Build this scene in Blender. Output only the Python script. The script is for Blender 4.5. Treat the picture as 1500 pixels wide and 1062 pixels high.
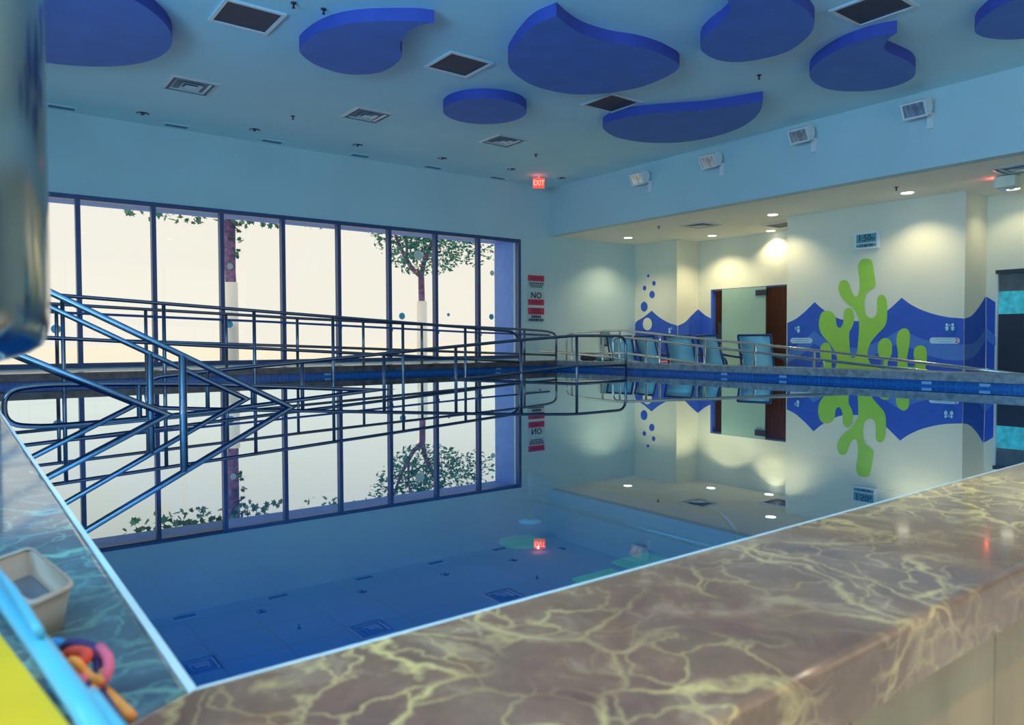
import bpy, bmesh, math, random
from mathutils import Vector, Matrix
import numpy as np
random.seed(7)
for o in list(bpy.data.objects): bpy.data.objects.remove(o)
S = bpy.context.scene
COL = S.collection

# ------------------------------------------------------------------ camera
F, YAW, PITCH, ROLL, EYE = 1081.1, .6490687, -.0295782, -.003565573, .5
def cam_axes():
    cy, sy, cp, sp = math.cos(YAW), math.sin(YAW), math.cos(PITCH), math.sin(PITCH)
    fw = np.array([sy*cp, cy*cp, sp]); rt = np.array([cy, -sy, 0.]); up = np.cross(rt, fw)
    c, s = math.cos(ROLL), math.sin(ROLL)
    return c*rt+s*up, -s*rt+c*up, fw
RT, UP, FW = cam_axes(); EYEP = np.array([0, 0, EYE])
cd = bpy.data.cameras.new('camera'); cam = bpy.data.objects.new('camera', cd); COL.objects.link(cam)
M = Matrix.Identity(4)
for i in range(3): M[i][0], M[i][1], M[i][2], M[i][3] = RT[i], UP[i], -FW[i], EYEP[i]
cam.matrix_world = M
cd.sensor_fit = 'HORIZONTAL'; cd.sensor_width = 36; cd.lens = F/1500*36; cd.clip_start = .02; cd.clip_end = 400
cd.dof.use_dof = True; cd.dof.focus_distance = 9.0; cd.dof.aperture_fstop = 5.0
S.camera = cam
# measured pixels of the photograph -> points on the real planes of the room
def ray(p): return FW + RT*((p[0]-750)/F) + UP*((531-p[1])/F)
def onY(p, Y): r = ray(p); return Vector(EYEP + r*(Y/r[1]))
def onX(p, X): r = ray(p); return Vector(EYEP + r*(X/r[0]))
def onZ(p, Z): r = ray(p); return Vector(EYEP + r*((Z-EYE)/r[2]))

# ------------------------------------------------------------------ light
w = bpy.data.worlds.new('world'); S.world = w; w.use_nodes = True
w.node_tree.nodes['Background'].inputs[0].default_value = (1.0, .95, .83, 1)
w.node_tree.nodes['Background'].inputs[1].default_value = .96
sl = bpy.data.lights.new('sun', 'SUN'); sl.energy = .7; sl.color = (1, .95, .85); sl.angle = .01
so = bpy.data.objects.new('sun', sl); COL.objects.link(so); so.rotation_euler = (math.radians(40), 0, math.radians(-25))
def area(name, loc, rot, sx, sy, e, col):
    l = bpy.data.lights.new(name, 'AREA'); l.shape = 'RECTANGLE'; l.size = sx; l.size_y = sy; l.energy = e; l.color = col
    o = bpy.data.objects.new(name, l); COL.objects.link(o); o.location = loc; o.rotation_euler = rot; return o
# added fill lamps out of view: blue at the left, warm at the rear
area('blue_side_fill', (-3.1, 2.2, 1.75), (0, math.radians(-138), 0), 1.9, 6.6, 860, (.19, .60, .98))
area('warm_rear_fill', (4.5, -3.7, 1.6), (math.radians(112), 0, 0), 9, 2.6, 34, (1, .84, .66))
S.view_settings.view_transform = 'Standard'; S.view_settings.look = 'None'
S.view_settings.exposure = 0.0; S.view_settings.gamma = 1.0; S.view_settings.use_curve_mapping = False

# ------------------------------------------------------------------ materials
def nt(name):
    m = bpy.data.materials.new(name); m.use_nodes = True
    return m, m.node_tree.nodes, m.node_tree.links, m.node_tree.nodes['Principled BSDF']
def mat(name, col, rough=.6, metal=0, var=.06, scale=6, bump=0, emit=None, es=0, coat=0, stretch=None):
    m, n, l, b = nt(name)
    b.inputs['Roughness'].default_value = rough; b.inputs['Metallic'].default_value = metal
    b.inputs['Coat Weight'].default_value = coat
    tc = n.new('ShaderNodeTexCoord'); no = n.new('ShaderNodeTexNoise'); no.inputs['Scale'].default_value = scale; no.inputs['Detail'].default_value = 4
    src = tc.outputs['Object']
    if stretch:
        mp = n.new('ShaderNodeMapping'); mp.inputs['Scale'].default_value = stretch; l.new(src, mp.inputs[0]); src = mp.outputs[0]
    l.new(src, no.inputs['Vector'])
    r = n.new('ShaderNodeValToRGB'); r.color_ramp.elements[0].position = .3; r.color_ramp.elements[1].position = .7
    r.color_ramp.elements[0].color = [max(0, c*(1-var)) for c in col]+[1]; r.color_ramp.elements[1].color = [min(1, c*(1+var)) for c in col]+[1]
    l.new(no.outputs[0], r.inputs[0]); l.new(r.outputs[0], b.inputs['Base Color'])
    if bump:
        bp = n.new('ShaderNodeBump'); bp.inputs['Strength'].default_value = bump; bp.inputs['Distance'].default_value = .01
        l.new(no.outputs[0], bp.inputs['Height']); l.new(bp.outputs[0], b.inputs['Normal'])
    if emit:
        b.inputs['Emission Color'].default_value = list(emit)+[1]; b.inputs['Emission Strength'].default_value = es
    return m
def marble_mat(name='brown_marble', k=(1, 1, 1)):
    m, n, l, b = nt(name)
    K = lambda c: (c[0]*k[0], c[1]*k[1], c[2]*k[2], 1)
    tc = n.new('ShaderNodeTexCoord'); mp = n.new('ShaderNodeMapping'); mp.inputs['Rotation'].default_value = (0, 0, .5)
    l.new(tc.outputs['Object'], mp.inputs[0])
    wn = n.new('ShaderNodeTexNoise'); wn.inputs['Scale'].default_value = 5; wn.inputs['Detail'].default_value = 6; l.new(mp.outputs[0], wn.inputs['Vector'])
    mx = n.new('ShaderNodeMixRGB'); mx.blend_type = 'ADD'; mx.inputs[0].default_value = .28; l.new(mp.outputs[0], mx.inputs[1]); l.new(wn.outputs[1], mx.inputs[2])
    facs = []
    for sc, wd, st in ((4.6, .04, 1.0), (11, .045, .7)):
        v = n.new('ShaderNodeTexVoronoi'); v.feature = 'DISTANCE_TO_EDGE'; v.inputs['Scale'].default_value = sc; l.new(mx.outputs[0], v.inputs['Vector'])
        r = n.new('ShaderNodeMapRange'); r.inputs[1].default_value = 0; r.inputs[2].default_value = wd; r.inputs[3].default_value = st; r.inputs[4].default_value = 0
        l.new(v.outputs[0], r.inputs[0]); facs.append(r)
    gate = n.new('ShaderNodeTexNoise'); gate.inputs['Scale'].default_value = 3.3; gate.inputs['Detail'].default_value = 5; l.new(tc.outputs['Object'], gate.inputs['Vector'])
    gr = n.new('ShaderNodeMapRange'); gr.inputs[1].default_value = .36; gr.inputs[2].default_value = .6; l.new(gate.outputs[0], gr.inputs[0])
    ad = n.new('ShaderNodeMath'); ad.operation = 'MAXIMUM'; l.new(facs[0].outputs[0], ad.inputs[0]); l.new(facs[1].outputs[0], ad.inputs[1])
    mu = n.new('ShaderNodeMath'); mu.operation = 'MULTIPLY'; l.new(ad.outputs[0], mu.inputs[0]); l.new(gr.outputs[0], mu.inputs[1])
    no = n.new('ShaderNodeTexNoise'); no.inputs['Scale'].default_value = 9; no.inputs['Detail'].default_value = 8; no.inputs['Roughness'].default_value = .65; l.new(mx.outputs[0], no.inputs['Vector'])
    cr = n.new('ShaderNodeValToRGB'); e = cr.color_ramp.elements
    e[0].position = .32; e[0].color = K((.19, .10, .065)); e[1].position = .72; e[1].color = K((.48, .32, .19))
    x = e.new(.55); x.color = K((.29, .16, .095))
    l.new(no.outputs[0], cr.inputs[0])
    m2 = n.new('ShaderNodeMixRGB'); l.new(mu.outputs[0], m2.inputs[0]); l.new(cr.outputs[0], m2.inputs[1]); m2.inputs[2].default_value = K((.90, .64, .24))
    l.new(m2.outputs[0], b.inputs['Base Color']); b.inputs['Roughness'].default_value = .1
    b.inputs['Coat Weight'].default_value = .3; b.inputs['Coat Roughness'].default_value = .05
    return m
def brick_mat(name, c1, c2, mortar, sw, sh, rough=.25, axis='XY', ms=.02):
    m, n, l, b = nt(name)
    tc = n.new('ShaderNodeTexCoord'); mp = n.new('ShaderNodeMapping')
    if axis == 'XZ': mp.inputs['Rotation'].default_value = (math.pi/2, 0, 0)
    l.new(tc.outputs['Object'], mp.inputs[0])
    br = n.new('ShaderNodeTexBrick'); br.offset = 0; br.inputs['Scale'].default_value = 1; br.inputs['Brick Width'].default_value = sw; br.inputs['Row Height'].default_value = sh
    br.inputs['Mortar Size'].default_value = ms*sw; br.inputs['Color1'].default_value = c1+(1,); br.inputs['Color2'].default_value = c2+(1,); br.inputs['Mortar'].default_value = mortar+(1,)
    l.new(mp.outputs[0], br.inputs[0]); l.new(br.outputs[0], b.inputs['Base Color']); b.inputs['Roughness'].default_value = rough
    return m
def see_through(name, tint, glossy=(1, 1, 1), ramp=((0, .03), (.5, .06), (.8, .3), (1, .95)), rough=0, bump=0):
    m, n, l, b = nt(name); n.remove(b); out = n['Material Output']
    lw = n.new('ShaderNodeLayerWeight'); lw.inputs[0].default_value = .5
    cr = n.new('ShaderNodeValToRGB'); e = cr.color_ramp.elements
    while len(e) < len(ramp): e.new(.5)
    for k, (p, v) in enumerate(ramp): e[k].position = p; e[k].color = (v, v, v, 1)
    l.new(lw.outputs['Facing'], cr.inputs[0])
    t = n.new('ShaderNodeBsdfTransparent'); t.inputs[0].default_value = tint+(1,)
    g = n.new('ShaderNodeBsdfGlossy'); g.inputs[0].default_value = glossy+(1,); g.inputs['Roughness'].default_value = rough
    if bump:
        tc = n.new('ShaderNodeTexCoord'); no = n.new('ShaderNodeTexNoise'); no.inputs['Scale'].default_value = 1.1; no.inputs['Detail'].default_value = 1
        l.new(tc.outputs['Object'], no.inputs['Vector']); bp = n.new('ShaderNodeBump'); bp.inputs['Strength'].default_value = bump; bp.inputs['Distance'].default_value = .004
        l.new(no.outputs[0], bp.inputs['Height']); l.new(bp.outputs[0], g.inputs['Normal'])
    mx = n.new('ShaderNodeMixShader'); l.new(cr.outputs[0], mx.inputs[0]); l.new(t.outputs[0], mx.inputs[1]); l.new(g.outputs[0], mx.inputs[2]); l.new(mx.outputs[0], out.inputs[0])
    return m

MT = {}
MT['wall'] = mat('pale_wall_paint', (.51, .69, .74), .75, var=.03, scale=1.5, bump=.05)
MT['ceil'] = mat('ceiling_paint', (.56, .86, .95), .8, var=.03, scale=1.2, bump=.05)
MT['cream'] = mat('cream_wall_paint', (.77, .79, .67), .75, var=.03, scale=1.5)
MT['soffit'] = mat('pale_soffit_paint', (.90, .90, .82), .8, var=.02, scale=1.5)
MT['cloud'] = mat('ultramarine_panel_paint', (.09, .21, .62), .7, var=.08, scale=3)
MT['frame'] = mat('dark_blue_aluminium', (.05, .09, .22), .4, metal=.3)
MT['steel_lit'] = mat('lamplit_stainless_steel', (.72, .74, .72), .22, metal=1, var=.05, scale=20)  # same steel, lamp light on the right-hand rails put into the colour
MT['steel'] = mat('shaded_stainless_steel', (.19, .22, .29), .28, metal=1, var=.05, scale=20)  # same steel darkened, shade on the pool rails put into the colour
MT['marble'] = marble_mat()
MT['marble_blue_lit'] = marble_mat('blue_lit_marble', (.32, .95, 2.0))  # brown marble tinted: blue light on the left ledge put into the colour
MT['beige'] = mat('beige_stone', (.46, .33, .19), .5, var=.14, scale=9, stretch=(1, 1, .3))
MT['coping'] = mat('grey_marble_coping', (.25, .25, .27), .3, var=.4, scale=14)
MT['trim'] = mat('pale_waterline_strip', (.72, .92, .97), .12, var=.05)
MT['tile'] = mat('blue_mosaic_tile', (.015, .11, .38), .18, var=.5, scale=60)
MT['grout'] = mat('pale_blue_grout', (.25, .42, .65), .7)
MT['floor_tile'] = brick_mat('pool_floor_tile', (.012, .15, .40), (.011, .135, .37), (.007, .09, .26), .3, .3)
MT['pool_wall'] = brick_mat('pool_wall_tile', (.02, .22, .55), (.02, .19, .5), (.1, .3, .55), .06, .06)
MT['deck'] = brick_mat('deck_tile', (.60, .58, .52), (.58, .56, .50), (.42, .41, .38), .4, .4, .4)
MT['water'] = see_through('pool_water', (.36, .74, .92), (.80, .93, 1), ((.30, .03), (.60, .11), (.77, .66), (.92, .97)), 0, .03)
MT['glass'] = see_through('window_glass', (.98, .99, .99), ramp=((0, .01), (.5, .012), (.8, .05), (1, .6)))
MT['frost'] = mat('frosted_green_glass', (.33, .52, .45), .25, var=.04, scale=1)
MT['wood'] = mat('brown_wood_panel', (.11, .06, .05), .45, var=.25, scale=4, stretch=(6, 6, .4))
MT['dark'] = mat('dark_slate', (.03, .035, .06), .4)
MT['white'] = mat('white_enamel', (.75, .8, .84), .4, var=.02)
MT['vent'] = mat('white_vent_metal', (.62, .72, .80), .35, metal=.2, var=.03)
MT['grille'] = mat('dark_grille', (.035, .04, .08), .6, var=.3, scale=60)
MT['wave'] = mat('royal_blue_mural_paint', (.03, .11, .58), .6, var=.05)
MT['wave2'] = mat('mid_blue_mural_paint', (.08, .22, .66), .6, var=.05)
MT['disc'] = mat('deep_blue_mural_paint', (.01, .13, .52), .6)
MT['cactus'] = mat('lime_green_mural_paint', (.36, .68, .09), .6, var=.04)
MT['pale'] = mat('pale_blue_print', (.50, .72, .92), .5)
MT['ink'] = mat('dark_ink', (.02, .05, .12), .6)
MT['red'] = mat('red_sign_print', (.68, .03, .10), .5)
MT['exit'] = mat('red_exit_light', (.6, .05, .03), .5, emit=(1, .12, .07), es=.75)
MT['lamp'] = mat('lit_lamp_lens', (.9, .9, .8), .5, emit=(1, .93, .72), es=6)
MT['reflector'] = mat('lamp_reflector', (.75, .9, .95), .32, metal=.8, var=.5, scale=18, stretch=(1, 1, .1))
MT['lcd'] = mat('lcd_screen', (.12, .36, .42), .3)
MT['ext'] = mat('lavender_render', (.20, .36, .84), .8, var=.06)
MT['ground'] = mat('pale_paving', (.92, .86, .74), .9, var=.02, scale=1)
MT['bark'] = mat('purple_brown_bark', (.20, .11, .22), .9, var=.5, scale=14, bump=.6)
MT['leaf'] = mat('teal_green_leaf', (.03, .22, .17), .5, var=.5, scale=3)
MT['leaf2'] = mat('olive_green_leaf', (.05, .19, .13), .5, var=.6, scale=2)
MT['cyan'] = mat('sky_blue_sling', (.32, .76, .97), .35, var=.1)
MT['navy'] = mat('navy_tube', (.02, .05, .20), .35)
MT['chrome'] = mat('polished_chrome', (.50, .48, .46), .14, metal=1, var=.05, scale=2)
MT['yellow'] = mat('yellow_foam', (.85, .52, .005), .5, var=.06)
MT['bluetube'] = mat('light_blue_tube', (.12, .52, .72), .25, var=.1)
MT['tub'] = mat('milky_plastic', (.50, .42, .34), .35, var=.05)
MT['tubdark'] = mat('dark_liquid', (.12, .16, .22), .2)  # plain dark blue-grey for the tub contents
MT['green'] = mat('green_rubber', (.10, .55, .30), .6)
for nme, c in (('rope_red', (.8, .08, .05)), ('rope_pink', (.85, .15, .25)), ('rope_navy', (.05, .03, .15)), ('rope_orange', (.9, .35, .08)), ('rope_blue', (.03, .25, .6))):
    MT[nme] = mat(nme, c, .7, bump=.3, scale=60)

# ------------------------------------------------------------------ helpers
def link(name, me, m, parent=None, smooth=False):
    o = bpy.data.objects.new(name, me); COL.objects.link(o)
    if m and not me.materials: me.materials.append(MT[m] if isinstance(m, str) else m)
    if smooth:
        for p in me.polygons: p.use_smooth = True
    if parent: o.parent = parent
    return o
def mesh(name, v, f, m, parent=None, smooth=False):
    me = bpy.data.meshes.new(name); me.from_pydata([tuple(x) for x in v], [], f); me.update()
    bm = bmesh.new(); bm.from_mesh(me); bmesh.ops.recalc_face_normals(bm, faces=bm.faces[:]); bm.to_mesh(me); bm.free()
    return link(name, me, m, parent, smooth)
def boxes_vf(L):
    v, f = [], []
    for x0, x1, y0, y1, z0, z1 in L:
        k = len(v)
        v += [(x0, y0, z0), (x1, y0, z0), (x1, y1, z0), (x0, y1, z0), (x0, y0, z1), (x1, y0, z1), (x1, y1, z1), (x0, y1, z1)]
        f += [tuple(k+i for i in q) for q in ((0, 3, 2, 1), (4, 5, 6, 7), (0, 1, 5, 4), (1, 2, 6, 5), (2, 3, 7, 6), (3, 0, 4, 7))]
    return v, f
def boxes(name, L, m, parent=None): return mesh(name, *boxes_vf(L), m, parent)
def box(name, x0, x1, y0, y1, z0, z1, m, parent=None, bevel=0, seg=2):
    v, f = boxes_vf([(x0, x1, y0, y1, z0, z1)])
    o = mesh(name, v, f, m, parent)
    if bevel:
        bm = bmesh.new(); bm.from_mesh(o.data); bmesh.ops.bevel(bm, geom=bm.edges[:], offset=bevel, segments=seg, affect='EDGES', profile=.5); bm.to_mesh(o.data); bm.free()
        if seg > 2:
            for p in o.data.polygons: p.use_smooth = True
    return o
def tag(o, label=None, cat=None, group=None, kind=None):
    if label: o['label'] = label
    if cat: o['category'] = cat
    if group: o['group'] = group
    if kind: o['kind'] = kind
    return o
def st(o): o['kind'] = 'structure'; return o
def empty(name, loc=(0, 0, 0)):
    o = bpy.data.objects.new(name, None); COL.objects.link(o); o.location = loc; o.empty_display_size = .1; return o
def under(o, root):
    """parent o to root, keeping world coordinates"""
    o.parent = root; o.matrix_parent_inverse = Matrix.Translation(-root.location); return o
def tube_vf(pts, r, seg=10, closed=False):
    pts = [Vector(p) for p in pts]; n = len(pts); v, f = [], []
    rr = r if isinstance(r, (list, tuple)) else [r]*n
    nrm = None
    for i, p in enumerate(pts):
        if closed: d = pts[(i+1) % n]-pts[i-1]
        else: d = pts[min(i+1, n-1)]-pts[max(i-1, 0)]
        d.normalize()
        if nrm is None:
            nrm = d.orthogonal().normalized()
        nrm = (nrm-d*nrm.dot(d)).normalized(); b = d.cross(nrm)
        for k in range(seg):
            a = 2*math.pi*k/seg; v.append(p+(nrm*math.cos(a)+b*math.sin(a))*rr[i])
    m = n if closed else n-1
    for i in range(m):
        for k in range(seg):
            j = (i+1) % n
            f.append((i*seg+k, i*seg+(k+1) % seg, j*seg+(k+1) % seg, j*seg+k))
    if not closed: f.append(tuple(range(seg))); f.append(tuple((n-1)*seg+k for k in range(seg)))
    return v, f
def tube(name, pts, r, m, parent=None, seg=10, closed=False): return mesh(name, *tube_vf(pts, r, seg, closed), m, parent, True)
def rounded(pts, rad, n=6):
    pts = [Vector(p) for p in pts]; out = [pts[0]]
    for i in range(1, len(pts)-1):
        a, p, b = pts[i-1], pts[i], pts[i+1]; da, db = (a-p), (b-p); R = min(rad, da.length*.49, db.length*.49)
        A, B = p+da.normalized()*R, p+db.normalized()*R
        for k in range(n+1):
            t = k/n; out.append(A*(1-t)**2+p*2*t*(1-t)+B*t*t)
    out.append(pts[-1]); return out
def prism(name, pts, off, m, parent=None, smooth=False):
    """planar outline pts, extruded by vector off"""
    pts = [Vector(p) for p in pts]; off = Vector(off); n = len(pts)
    bm = bmesh.new()
    a = [bm.verts.new(p) for p in pts]; b = [bm.verts.new(p+off) for p in pts]
    bm.faces.new(a); bm.faces.new(b[::-1])
    for i in range(n): bm.faces.new((a[i], a[(i+1) % n], b[(i+1) % n], b[i]))
    bmesh.ops.recalc_face_normals(bm, faces=bm.faces[:])
    me = bpy.data.meshes.new(name); bm.to_mesh(me); bm.free()
    return link(name, me, m, parent)
def smooth_loop(pts, n=4, sharp=()):
    """Catmull-Rom closed loop; indices in sharp keep their corner"""
    P = [Vector(p) for p in pts]; N = len(P); out = []
    for i in range(N):
        p0, p1, p2, p3 = P[i-1], P[i], P[(i+1) % N], P[(i+2) % N]
        m1 = (p2-p0)*.5 if i not in sharp else (p2-p1)
        m2 = (p3-p1)*.5 if (i+1) % N not in sharp else (p2-p1)
        for k in range(n):
            t = k/n; t2, t3 = t*t, t*t*t
            out.append(p1*(2*t3-3*t2+1)+m1*(t3-2*t2+t)+p2*(-2*t3+3*t2)+m2*(t3-t2))
    return out
def lathe(name, prof, c, m, parent=None, seg=24, axis='Z'):
    v, f = [], []
    for r, h in prof:
        for k in range(seg):
            a = 2*math.pi*k/seg
            q = (r*math.cos(a), r*math.sin(a), h)
            if axis == 'X': q = (h, q[0], q[1])
            if axis == 'Y': q = (q[0], h, q[1])
            v.append((c[0]+q[0], c[1]+q[1], c[2]+q[2]))
    for i in range(len(prof)-1):
        for k in range(seg): f.append((i*seg+k, i*seg+(k+1) % seg, (i+1)*seg+(k+1) % seg, (i+1)*seg+k))
    f.append(tuple(range(seg))); f.append(tuple((len(prof)-1)*seg+k for k in range(seg)))
    return mesh(name, v, f, m, parent, True)
def text(name, s, size, m, loc, xdir, up, parent=None, depth=.002, align='CENTER', squash=1):
    c = bpy.data.curves.new(name, 'FONT'); c.body = s; c.size = size; c.extrude = depth; c.align_x = align; c.align_y = 'CENTER'; c.resolution_u = 2; c.offset = size*.012
    t = bpy.data.objects.new(name, c); COL.objects.link(t)
    me = bpy.data.meshes.new_from_object(t); bpy.data.objects.remove(t)
    X = Vector(xdir).normalized(); U = Vector(up).normalized(); N = X.cross(U)
    L = Vector(loc)
    for vv in me.vertices:
        q = vv.co.copy(); vv.co = L+X*q.x*squash+U*q.y+N*q.z
    me.materials.clear(); return link(name, me, m, parent)

# ================================================================== SETTING
ZC, ZS, YW, XB = 3.84, 2.80, 12.5, 10.52          # ceiling, soffit, window wall, bulkhead
XM, XR, XA, XE = 12.57, 14.0, 13.24, 13.39         # mural wall, door recess, alcove wall, end wall
YE, YL, YR = 4.91, 7.98, 11.2                      # mural ends, alcove return
WX0, WX1, WZ0, WZ1 = -1.6, 9.72, .12, 2.66         # window opening
XL, YF, ZD, YO = -2.4, -3.2, -.5, 13.45            # left wall, rear wall, deck, outer face
PX0, PY0, PY1, LZ = .195, .83, 9.9, .13            # pool edges, ledge top

# deck as a ring round the pool
st(boxes('floor', [(XL, 16, YF, .44, ZD-.1, ZD), (8.75, 16, .44, YW, ZD-.1, ZD), (XL, 8.75, 10.2, YW, ZD-.1, ZD), (XL, -.5, .44, 10.2, ZD-.1, ZD)], 'deck'))
st(boxes('ceiling', [(XL-.2, XB, YF-.2, YO, ZC, ZC+.2)], 'ceil'))
wb = st(boxes('wall_back', [(XL-.2, 14.6, YW, YW+.25, WZ1, ZC), (XL-.2, 14.6, YW, YW+.25, ZD, WZ0), (XL-.2, WX0, YW, YW+.25, WZ0, WZ1), (WX1, 14.6, YW, YW+.25, WZ0, WZ1)], 'wall'))
st(boxes('wall_exterior', [(XL-.2, 14.6, YW+.25, YO, WZ1, ZC+.2), (XL-.2, 14.6, YW+.25, YO, ZD-.3, WZ0), (XL-.2, WX0, YW+.25, YO, WZ0, WZ1), (WX1, 14.6, YW+.25, YO, WZ0, WZ1)], 'ext'))
st(boxes('wall_left', [(XL-.2, XL, YF-.2, YW, ZD, 1.3), (XL-.2, XL, YF-.2, YW, 3.6, ZC), (XL-.2, XL, YF-.2, -1.7, 1.3, 3.6), (XL-.2, XL, 5.5, YW, 1.3, 3.6)], 'wall'))
st(boxes('wall_front', [(XL-.2, 16, YF-.2, YF, ZD, .6), (XL-.2, 16, YF-.2, YF, 3.2, ZC), (XL-.2, 0, YF-.2, YF, .6, 3.2), (9, 16, YF-.2, YF, .6, 3.2)], 'wall'))
st(box('wall_bulkhead', XB, XB+.2, YF, YW, ZS, ZC+.2, 'wall'))
st(box('ceiling_soffit', XB+.2, 16, YF, YW, ZS, ZS+.15, 'soffit'))
wm = st(box('wall_mural', XM, XE, YE, YL, ZD, ZS, 'cream'))
wa = st(box('wall_alcove', XA, XA+1.2, YR, YW, ZD, ZS, 'cream'))
DY0, DY1, DZ = 8.0, 10.83, 1.66
wr = st(boxes('wall_recess', [(XR, XR+.12, DY1, YR, ZD, ZS), (XR, XR+.12, YL-.05, DY1, DZ, ZS)], 'cream'))
EY1, EY0, EZ = onX((1459, 400), XE).y, 3.3, onX((1459, 396), XE).z
we = st(boxes('wall_end', [(XE, XE+.15, EY1, YE, ZD, ZS), (XE, XE+.15, EY0, EY1, EZ, ZS), (XE, XE+.15, YF, EY0, ZD, ZS)], 'cream'))
st(boxes('wall_corridor', [(16, 16.1, YF, YW, ZD, ZS), (XE+.15, 16, YL-.2, YL-.1, ZD, ZS), (XA+1.2, 16, YR, YR+.1, ZD, ZS)], 'wood'))

st(box('floor_walkway', XL, 8.95, 10.25, YW, ZD, .10, 'ground'))
# ---- big window
w1 = st(empty('window_1', (WX1, YW, WZ0)))
def wpart(name, *a, **k): return under(box(name, *a, **k), w1)
wpart('frame_head', WX0, WX1, YW-.01, YW+.09, WZ1-.07, WZ1, 'frame')
wpart('frame_sill', WX0, WX1, YW-.01, YW+.09, WZ0, WZ0+.07, 'frame')
mx = [1.51+1.0185*i for i in range(-3, 9)]
mx[-1] = WX1-.035
for x in mx: wpart('mullion', x-.032, x+.032, YW-.02, YW+.10, WZ0, WZ1, 'frame')
for a, b in zip(mx[:-1], mx[1:]): wpart('pane', a+.032, b-.032, YW+.04, YW+.05, WZ0+.07, WZ1-.07, 'glass')
def dot(px, py, r, m):
    c = onY((px, py), YW+.036)
    under(prism('dot_sticker', [(c.x+r*math.cos(2*math.pi*k/20), c.y, c.z+r*math.sin(2*math.pi*k/20)) for k in range(20)], (0, .003, 0), m), w1)
for a in ((589, 463, .065, 'bluetube'), (82, 482, .065, 'bluetube'), (336, 475, .06, 'bluetube'), (613, 374, .10, 'ground'), (721, 400, .055, 'ground'), (720, 368, .03, 'ground'), (337, 390, .05, 'ground'), (720, 464, .06, 'bluetube'), (657, 461, .035, 'pale')): dot(*a)
# added openings out of view, mullions only, placed for the fill lamps
w2 = st(empty('added_window_2', (XL, -1.7, 1.3)))
for y in (-1.7, .7, 3.1, 5.44): under(box('mullion', XL-.15, XL-.05, y, y+.06, 1.3, 3.6, 'frame'), w2)
w3 = st(empty('added_window_3', (0, YF, .6)))
for x in (0, 3, 6, 8.94): under(box('mullion', x, x+.06, YF-.15, YF-.05, .6, 3.2, 'frame'), w3)

# ---- pool: right edge tapers slightly
R0, R1 = Vector((8.22, 1.2)), Vector((8.5, PY1))
def xr(y): return R0.x+(R1.x-R0.x)*(y-R0.y)/(R1.y-R0.y)
PB = st(empty('pool_basin', (4, 5, -.95)))
def pb(o): return under(o, PB)
pb(mesh('pool_floor', [(-.1, .4, -.9), (9.2, .4, -.9), (9.2, 10.3, -.9), (-.1, 10.3, -.9)], [(0, 1, 2, 3)], 'floor_tile'))
pb(boxes('basin_wall', [(-.45, PX0-.015, .5, 10.2, -.95, LZ-.06), (-.45, 8.4, .5, PY0-.015, -.95, LZ-.06), (-.45, 8.7, PY1+.01, 10.18, -.95, .065)], 'pool_wall'))
pb(prism('basin_wall', [(xr(.5)+.01, .5, -.95), (8.72, .5, -.95), (8.72, 10.2, -.95), (xr(10.2)+.01, 10.2, -.95)], (0, 0, 1.015), 'pool_wall'))
# mosaic band at the waterline: real tiles, joined
L = []
def tile_vf(rows, pitch):
    v, f = [], []
    def add(c, u, n, z0):
        k = len(v); h = (pitch-.008)/2; u, n = Vector(u), Vector(n)
        for dn in (0, .007):
            for a, b in ((-h, 0), (h, 0), (h, pitch-.008), (-h, pitch-.008)):
                q = Vector(c)+u*a+n*dn; v.append((q.x, q.y, z0+b))
        f.extend([tuple(k+i for i in q) for q in ((4, 5, 6, 7), (0, 1, 5, 4), (1, 2, 6, 5), (2, 3, 7, 6), (3, 0, 4, 7))])
    return v, f, add
v, f, add = tile_vf(3, .05)
y = 1.3
while y < PY1-.02:
    for z0 in (.014, -.036, -.086): add((xr(y)+.01, y, 0), (0, 1, 0), (-1, 0, 0), z0)
    y += .05
x = PX0+.05
while x < 8.45:
    for z0 in (.014, -.036, -.086): add((x, PY1+.01, 0), (1, 0, 0), (0, -1, 0), z0)
    x += .05
t = pb(mesh('waterline_tile', v, f, 'tile')); t['kind'] = 'stuff'
# depth markers set in the tile band
for px in (1062, 1150, 1364, 1450):
    q = onX((px, 553), 8.4); y = q.y; pb(box('depth_marker', xr(y)-.004, xr(y)+.004, y-.05, y+.05, .02, .05, 'grout'))
for px in (480, 730):
    q = onY((px, 545), PY1); pb(box('depth_marker', q.x-.05, q.x+.05, PY1-.004, PY1+.004, .02, .05, 'grout'))
# copings
st(prism('coping_right', [(xr(.9)-.03, .9, .062), (8.78, .9, .062), (8.78, 10.25, .062), (xr(10.2)-.03, PY1-.03, .062)], (0, 0, .085), 'coping'))
st(prism('coping_back', [(PX0-.02, PY1-.03, .062), (xr(10.2)-.03, PY1-.03, .062), (8.78, 10.25, .062), (-.5, 10.25, .062)], (0, 0, .085), mat('brown_marble_coping', (.13, .09, .09), .25, var=.4, scale=12)))
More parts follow.
